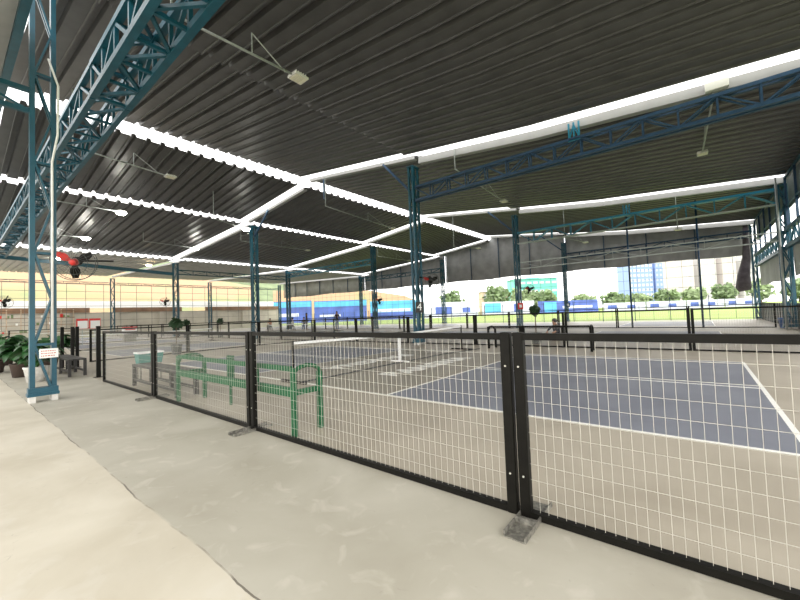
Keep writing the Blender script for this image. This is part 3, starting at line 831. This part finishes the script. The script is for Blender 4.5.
# right wall
for k_, (y0, y1) in enumerate(((8.4,18.2),(18.75,29.0))):
    b = MB(); n = 30
    for i in range(n+1):
        y = y0+(y1-y0)*i/n; x = 7.12+.03*math.sin(i*1.1); b.v += [(x,y,2.22+.03*math.sin(i*.5)),(x-.02,y,3.55),(x+.03,y,2.22+.03*math.sin(i*.5)),(x+.01,y,3.55)]
    for i in range(n):
        o = 4*i; b.f += [(o,o+4,o+5,o+1),(o+2,o+3,o+7,o+6)]; b.mi += [0,0]
    tag(b.build('side_tarpaulin', M['tarp_l'], smooth=True), 'grey green tarpaulin hanging below the right wall truss, %s length' % ('nearer','farther')[k_], 'tarpaulin', 'tarpaulins on the right wall')
    t = thing('upper_grille', (7.05,(y0+y1)/2,4.28), 'open frame of posts and rails above the right wall truss, %s length' % ('nearer','farther')[k_], 'frame', 'frames above the right truss')
    cy = (y0+y1)/2
    for i in range(6):
        b = MB(); y = y0-cy+(y1-y0)*i/5; b.bar((0,y,0),(0,y,2.25), .08); b.build('post', M['steel_dark'], t)
    b = MB(); b.bar((0,y0-cy,2.2),(0,y1-cy,2.2), .08); b.bar((0,y0-cy,1.0),(0,y1-cy,1.0), .06); b.build('rail', M['steel'], t)
    b = MB(); b.box(.06,.08,y0-cy,y1-cy,.85,2.15); b.build('infill_sheet', M['panel_g'], t)
# right low wall of ribbed dark panels
b = MB(); y = 8.4; i = 0
while y < 29.9:
    b.box(7.15 if i % 2 else 7.18, 7.25, y, y+.35, 0, 1.1); y += .35; i += 1
struct(b.build('wall_right', M['panel_d']))
b = MB(); b.tube([(6.75,18.0,0),(6.74,18.0,6.5)], .04, 8)
tag(b.build('drain_pipe', M['pipe'], smooth=True), 'thin pale downpipe in front of the wide right wall column', 'pipe')
b = MB(); b.lathe([(0,0),(.16,0),(.2,.42),(.21,.42),(.21,.45),(.18,.45),(.15,.04),(0,.04)], 16, c=(6.86,19.3,0))
tag(b.build('waste_bin', M['blue_b'], smooth=True), 'blue bin at the foot of the wide right wall column', 'bin')
# eave soffit, right
b = MB(); b.bar((XR-.05,7.7,6.5),(XR-.05,YB,6.5), .1, .25); struct(b.build('trim_1', M['tarp_l']))
# left wall
b = MB(); b.box(-51.2,-51.0,-30,31,0,2.75); struct(b.build('wall_left', M['pale_wall']))
b = MB(); 
for y0, y1 in ((-30,6.2),(8.4,16.0),(19.2,31)): b.box(-51.25,-50.9,y0,y1,2.75,3.3)
struct(b.build('trim_2', M['brown']))
b = MB(); b.box(-52.6,-52.5,-30,31,3.3,4.15); struct(b.build('trim_3', M['band_w']))
for k_, y in enumerate((4.2, 8.6, 13.5, 20.5, 24.8)):
    b = MB(); b.box(-51.0,-50.6,y-.25,y+.25,0,2.7); struct(b.build('trim_4', M['pale_wall']))

# ------------------------------------------------------------------ outdoors
def banner(a, b_, h, m, label, z0=0.2):
    a = Vector((*a,0)); e = Vector((*b_,0)); t = thing('banner_board', (a+e)/2, label, 'banner', 'advertising banners round the field')
    d = (e-a); c = d.length/2; t.rotation_euler.z = math.atan2(d.y, d.x)
    for k, (u0,u1,v0,v1,mm) in enumerate(m):
        q = MB(); q.box(-c+2*c*u0, -c+2*c*u1, -.05-.02*k, .05, z0+h*v0, z0+h*v1); qq = q.build('sheet' if k == 0 else 'print', M[mm], t if k == 0 else sh_)
        if k == 0: sh_ = qq
    q = MB(); n = max(2, int(2*c/4))
    for i in range(n+1): x = -c+2*c*i/n; q.box(x-.06,x+.06,.06,.16,0,z0+h)
    q.build('posts', M['pipe'], t)
banner((-64,33),(-53,39.3),4.2,[(0,1,0,1,'ban_b'),(0,1,.72,.97,'ban_c'),(.3,.8,.3,.45,'ban_w')],'tall blue banner at the back left, leftmost')
banner((-52.5,39.6),(-45,46),4.0,[(0,1,0,1,'ban_b'),(0,1,.72,.97,'ban_c'),(.1,.5,.25,.35,'ban_w')],'tall blue banner at the back left, second from the left')
banner((-44.5,46.5),(-37.5,53),3.6,[(0,1,0,1,'ban_c'),(0,1,0,.4,'ban_b'),(.15,.8,.42,.58,'ban_w')],'tall cyan and blue banner left of the centre')
banner((-37,53.5),(-31,64),3.0,[(0,1,0,1,'ban_w'),(.2,.5,.2,.7,'ban_b'),(.7,.85,.3,.6,'ban_b')],'white banner with blue print behind the number 4 column')
banner((-30.5,65),(-23,74),2.8,[(0,1,0,1,'ban_w'),(.05,.35,.2,.9,'ban_c'),(.6,.75,.2,.8,'ban_b')],'pale banner with cyan print right of the number 4 column')
banner((-22.5,75),(-13,85),2.6,[(0,1,0,1,'ban_b'),(.1,.3,.1,.9,'ban_c'),(.4,.9,.35,.55,'ban_w')],'blue banner left of the red sign column')
for k_ in range(4):
    x0 = -12+k_*7; y0 = 86+k_*8.7
    banner((x0,y0),(x0+6.7,y0+8.4),1.9,[(0,1,0,1,'ban_w'),(.08,.3,.3,.75,'ban_b'),(.55,.75,.3,.7,'ban_b')],'low white advertising board with blue marks beyond the field, %s from the left' % ORD[k_], z0=-.0)
# hill behind the left side
def hill(name, label, pts, mm, depth, seed):
    random.seed(seed); b = MB(); n = len(pts)-1; R_ = 6; V = []
    for i, (x, y, h) in enumerate(pts):
        d = Vector((x+10, y-5, 0)).normalized()
        for k in range(R_+1):
            u = k/R_; hh = h*(u**.7)*(1+random.uniform(-.05,.05)); p = Vector((x,y,0))+d*depth*u
            V.append((p.x, p.y, hh-.1))
    F = []
    for i in range(n):
        for k in range(R_): a = i*(R_+1)+k; F.append((a, a+R_+1, a+R_+2, a+1))
    b.add(V, F); return tag(b.build(name, M[mm], smooth=True), label, 'hill')
hill('hillside', 'bare orange earth slope beyond the left wall', [(-62,-40,9),(-62,-20,11),(-63,-5,12),(-64,8,13),(-66,20,12),(-70,31,12),(-75,40,11)], 'earth', 26, 3)
hill('hillside', 'green wooded ridge above the orange slope', [(-90,-60,20),(-90,-20,21),(-92,5,21),(-96,28,22),(-104,60,20),(-100,90,15),(-92,110,12)], 'hill_g', 40, 4)
hill('hillside', 'orange and green bank behind the blue banners', [(-86,52,10),(-79,62,10),(-72,74,9),(-66,84,7),(-66,92,5)], 'earth', 9, 5)
def tree(loc, h, w_, label, m='tree', name='leafy_tree', seed=1):
    random.seed(seed); t = thing(name, loc, label, 'tree', 'trees beyond the field')
    b = MB(); b.tube([(0,0,0),(0,0,h*.5)], .2, 6, rs=[h*.04,h*.02]); b.build('trunk', M['trunk'], t)
    b = MB()
    for i in range(420):
        v = Vector((random.gauss(0,1),random.gauss(0,1),random.gauss(0,1))).normalized()*random.uniform(.55,1)
        bump = 1+.18*math.sin(v.x*7+seed)+.15*math.sin(v.z*6+v.y*5)
        c = Vector((v.x*w_*bump, v.y*w_*bump, h*.58+v.z*h*.42*bump)); s = w_*.16*random.uniform(.6,1.3)
        u = Vector((random.uniform(-1,1),random.uniform(-1,1),random.uniform(-1,1))).normalized(); q = u.orthogonal().normalized()
        b.add([c-u*s-q*s*.6,c+u*s-q*s*.6,c+u*s+q*s*.6,c-u*s+q*s*.6],[(0,1,2,3)])
    tag(b.build('crown', M[m], t), kind='stuff')
TL = [((-61,104),8.5,3.8,'tree'),((-50,118),9.5,3.6,'tree_l'),((-43,100),8.2,4,'tree'),((-34,96),7,3.4,'tree_l'),((-33,112),7,4,'tree'),((-40,135),7.5,4,'tree_l'),((-28,140),6,4,'tree_l'),
      ((-19,146),6,4.2,'tree'),((-14,162),5.5,4.6,'tree_l'),((-5,166),6.5,4.6,'tree'),((3,174),7,4.6,'tree_l'),((12,178),8,4.2,'tree'),((22,184),8.5,4,'tree_l'),((32,186),8,4.4,'tree'),((42,190),8,5,'tree_l'),((24,110),7,4,'tree_l')]
for i, ((x, y), h, w_, m) in enumerate(TL):
    tree((x, y, 0), h, w_*.93, '%s leafy tree beyond the field, %s in the line from the left' % ('dark green' if m == 'tree' else 'pale green', (ORD+['fourteenth','fifteenth','sixteenth'])[i]), m, seed=20+i)
def building(loc, w_, d_, h, m, label, nx, nz, ww=.5, wh=.45, rz=math.radians(-38)*-1, wm='win', roof='twr_w'):
    t = thing('building', loc, label, 'building'); t.rotation_euler.z = rz
    b = MB(); b.box(-w_/2,w_/2,-d_/2,d_/2,0,h); wl = b.build('wall', M[m], t)
    cw = w_/nx; ch = h/nz
    q = MB(); q.box(-cw*ww/2, cw*ww/2, -d_/2-.08, -d_/2, -ch*wh/2, ch*wh/2); q0 = None
    for i in range(nx):
        for k in range(nz):
            if q0 is None: q0 = o = q.build('window', M[wm], wl)
            else: o = q0.copy(); COL.objects.link(o)
            o.location = (-w_/2+cw*(i+.5), 0, ch*(k+.55))
    q = MB(); q.box(-w_/2-.3,w_/2+.3,-d_/2-.3,d_/2+.3,h,h+h*.02); q.box(-w_*.15,w_*.15,-d_*.2,d_*.2,h,h+h*.06); q.build('roof', M[roof], t)
building((-35,349,-20), 19, 16, 54, 'twr_b', 'tall blue tower in the distance, wider of the two', 6, 14, .6, .5, wm='twr_w')
building((-21.5,360,-20), 9, 12, 54, 'twr_b', 'tall blue tower in the distance, narrow one on the right', 3, 14, .5, .5, wm='win')
building((-3.5,243,-8), 9, 10, 33, 'twr_p', 'pink apartment tower in the distance, left of the pale blocks', 3, 12)
building((6.0,250,-8), 8, 10, 34, 'twr_w', 'pale apartment tower in the distance, middle of the group', 3, 12)
building((14.5,256,-8), 7, 10, 32, 'twr_p', 'pinkish apartment tower in the distance, right of the middle one', 3, 11)
building((23,262,-8), 8, 10, 33, 'twr_w', 'pale apartment tower in the distance, rightmost of the group', 3, 12)
building((-48.5,146,0), 17, 10, 13, 'turq', 'turquoise clad building beyond the field', 7, 4, .7, .25, wm='twr_w', roof='turq')
building((-48,108,0), 8, 6, 7.2, 'beige', 'low beige building left of the turquoise one', 4, 2)

# ------------------------------------------------------------------ people
def person(loc, rz, pose, label, top, bottom, hair=True):
    t = thing('person', loc, label, 'person'); t.rotation_euler.z = rz
    if pose == 'sit':
        J = {'pelvis':(0,0,.52,.15),'waist':(0,.02,.68,.125),'chest':(0,.0,.88,.14),'neck':(0,-.03,1.05,.055),'head':(0,-.05,1.17,.085),'crown':(0,-.05,1.26,.07)}
        hip = .09; knee = (-.46,.50); foot = (-.44,.08); toe = (-.60,.05)
        sh = (.18,.97); elb = (.22,-.12,.75); hand = (.14,-.32,.60)
    elif pose == 'floor':
        J = {'pelvis':(0,0,.12,.15),'waist':(0,.02,.27,.125),'chest':(0,-.03,.46,.14),'neck':(0,-.08,.62,.055),'head':(0,-.11,.73,.085),'crown':(0,-.11,.82,.07)}
        hip = .09; knee = (-.40,.30); foot = (-.20,.06); toe = (-.30,.05)
        sh = (.18,.55); elb = (.24,-.22,.38); hand = (.14,-.38,.33)
    else:
        J = {'pelvis':(0,0,.92,.13),'waist':(0,.0,1.08,.115),'chest':(0,.0,1.30,.14),'neck':(0,0,1.47,.055),'head':(0,-.02,1.58,.085),'crown':(0,-.01,1.67,.07)}
        hip = .09; knee = (-.03,.50); foot = (.02,.08); toe = (-.14,.04)
        sh = (.19,1.40); elb = (.24,.02,1.13); hand = (.22,-.10,.90)
    V = []; E_ = []; R_ = []
    def add(p, r_, par=None):
        V.append(p); R_.append(r_)
        if par is not None: E_.append((par, len(V)-1))
        return len(V)-1
    ids = {}; par = None
    for k in ('pelvis','waist','chest','neck','head','crown'):
        x, y, z, r_ = J[k]; par = add((x,y,z), r_, par); ids[k] = par
    for s in (-1, 1):
        h_ = add((s*hip, J['pelvis'][1], J['pelvis'][2]-.03), .09, ids['pelvis'])
        sp = 2.2 if pose == 'floor' else 1.2
        k_ = add((s*hip*sp, knee[0], knee[1]), .06, h_); f_ = add((s*hip*(.4 if pose == 'floor' else 1.2), foot[0], foot[1]), .042, k_); add((s*hip*(.2 if pose == 'floor' else 1.3), toe[0], toe[1]), .035, f_)
        a_ = add((s*sh[0], J['chest'][1], sh[1]), .055, ids['chest']); e_ = add((s*elb[0], elb[1], elb[2]), .04, a_); w2 = add((s*hand[0], hand[1], hand[2]), .028, e_)
        for q in range(3): add((s*hand[0]+(q-1)*.022, hand[1]-.07, hand[2]-.05), .010, w2)
    add((0, J['head'][1]-.095, J['head'][2]-.015), .018, ids['head'])
    me = bpy.data.meshes.new('body'); me.from_pydata(V, E_, []); o = bpy.data.objects.new('tmp', me); COL.objects.link(o)
    sk = o.modifiers.new('skin', 'SKIN')
    for i, sv in enumerate(me.skin_vertices[0].data): sv.radius = (R_[i], R_[i]); sv.use_root = (i == 0)
    o.modifiers.new('sub', 'SUBSURF').levels = 1
    d = bpy.context.evaluated_depsgraph_get(); nm = bpy.data.meshes.new_from_object(o.evaluated_get(d)); bpy.data.objects.remove(o)
    nm.materials.clear()
    for q in (M['skin'], top, bottom): nm.materials.append(q)
    for p in nm.polygons:
        c = p.center; p.use_smooth = True
        if c.z > J['neck'][2]-.01: p.material_index = 0
        elif c.z > J['pelvis'][2]+.06 and not (abs(c.x) > .1 and c.y < (elb[1]-.08)): p.material_index = 1
        elif c.z > foot[1] and not (abs(c.x-0) > .1 and c.y < hand[1]+.1 and c.z > J['pelvis'][2]+.02): p.material_index = 2
    b = bpy.data.objects.new('body', nm); COL.objects.link(b); b.parent = t
    hx = MB(); hy = J['head'][1]; hz = J['head'][2]
    hx.lathe([(.088,-.02),(.10,.03),(.098,.08),(.07,.125),(.0,.145)], 14, c=(0, hy+.022, hz)); hx.build('hair', M['hair'], t, smooth=True)
    return t
def stool(loc, label):
    t = thing('stool', loc, label, 'stool', 'stools under the seated people')
    b = MB(); b.lathe([(0,.36),(.18,.36),(.18,.41),(0,.42)], 14); b.build('seat', M['wood'], t)
    for k in range(4):
        a = math.pi/4+k*math.pi/2; b = MB(); b.bar((.13*math.cos(a),.13*math.sin(a),.37),(.2*math.cos(a),.2*math.sin(a),0), .03); b.build('leg', M['wood'], t)
for (x, y, rz, tp, bt, lb) in ((-32.5,18.0,.5,'cl_orange','cl_dark','seated person in an orange top near the back left corner'),
                          (-28.2,17.9,-.6,'cl_white','cl_dark','seated person in a white top left of the standing group'),
                          (-26.9,18.3,.8,'cl_dark','cl_blue','seated person in a dark top turned to the one in white')):
    person((x, y, 0), rz, 'sit', lb, M[tp], M[bt]); stool((x, y+.02, 0), 'low black stool under the '+lb.split(' near')[0].split(' left')[0].split(' turned')[0])
person((-27.4, 19.0, 0), 2.6, 'stand', 'standing person in dark clothes behind the two seated people', M['cl_dark'], M['cl_dark'])
person((-21.6, 18.0, 0), .4, 'stand', 'standing person in dark clothes left of the column behind the net', M['cl_dark'], M['cl_blue'])
person((-.55, 11.0, 0), -.4, 'floor', 'person in dark clothes sitting on the floor beyond the near court', M['cl_dark'], M['cl_dark'])

# ------------------------------------------------------------------ light and camera
w = bpy.data.worlds.new('World'); SC.world = w; w.use_nodes = True
bg = w.node_tree.nodes['Background']; bg.inputs['Color'].default_value = (1.0, .985, .96, 1); bg.inputs['Strength'].default_value = 1.0
cam = bpy.data.cameras.new('Camera'); co = bpy.data.objects.new('Camera', cam); COL.objects.link(co); SC.camera = co
cam.sensor_width = 36; cam.lens = 368.078/800*36; cam.clip_end = 2000; cam.clip_start = .05
R_ = Matrix(((.77661191, .05227674, .62780657), (.62888212, -.00554204, -.77748091), (-.03716484, .99861726, -.03717992)))
co.matrix_world = Matrix.Translation((3.88640, -4.36514, 1.27553)) @ R_.to_4x4()
SC.view_settings.view_transform = 'Standard'; SC.view_settings.look = 'None'; SC.view_settings.gamma = 1
SC.view_settings.use_curve_mapping = False
SC.view_settings.exposure = 1.95
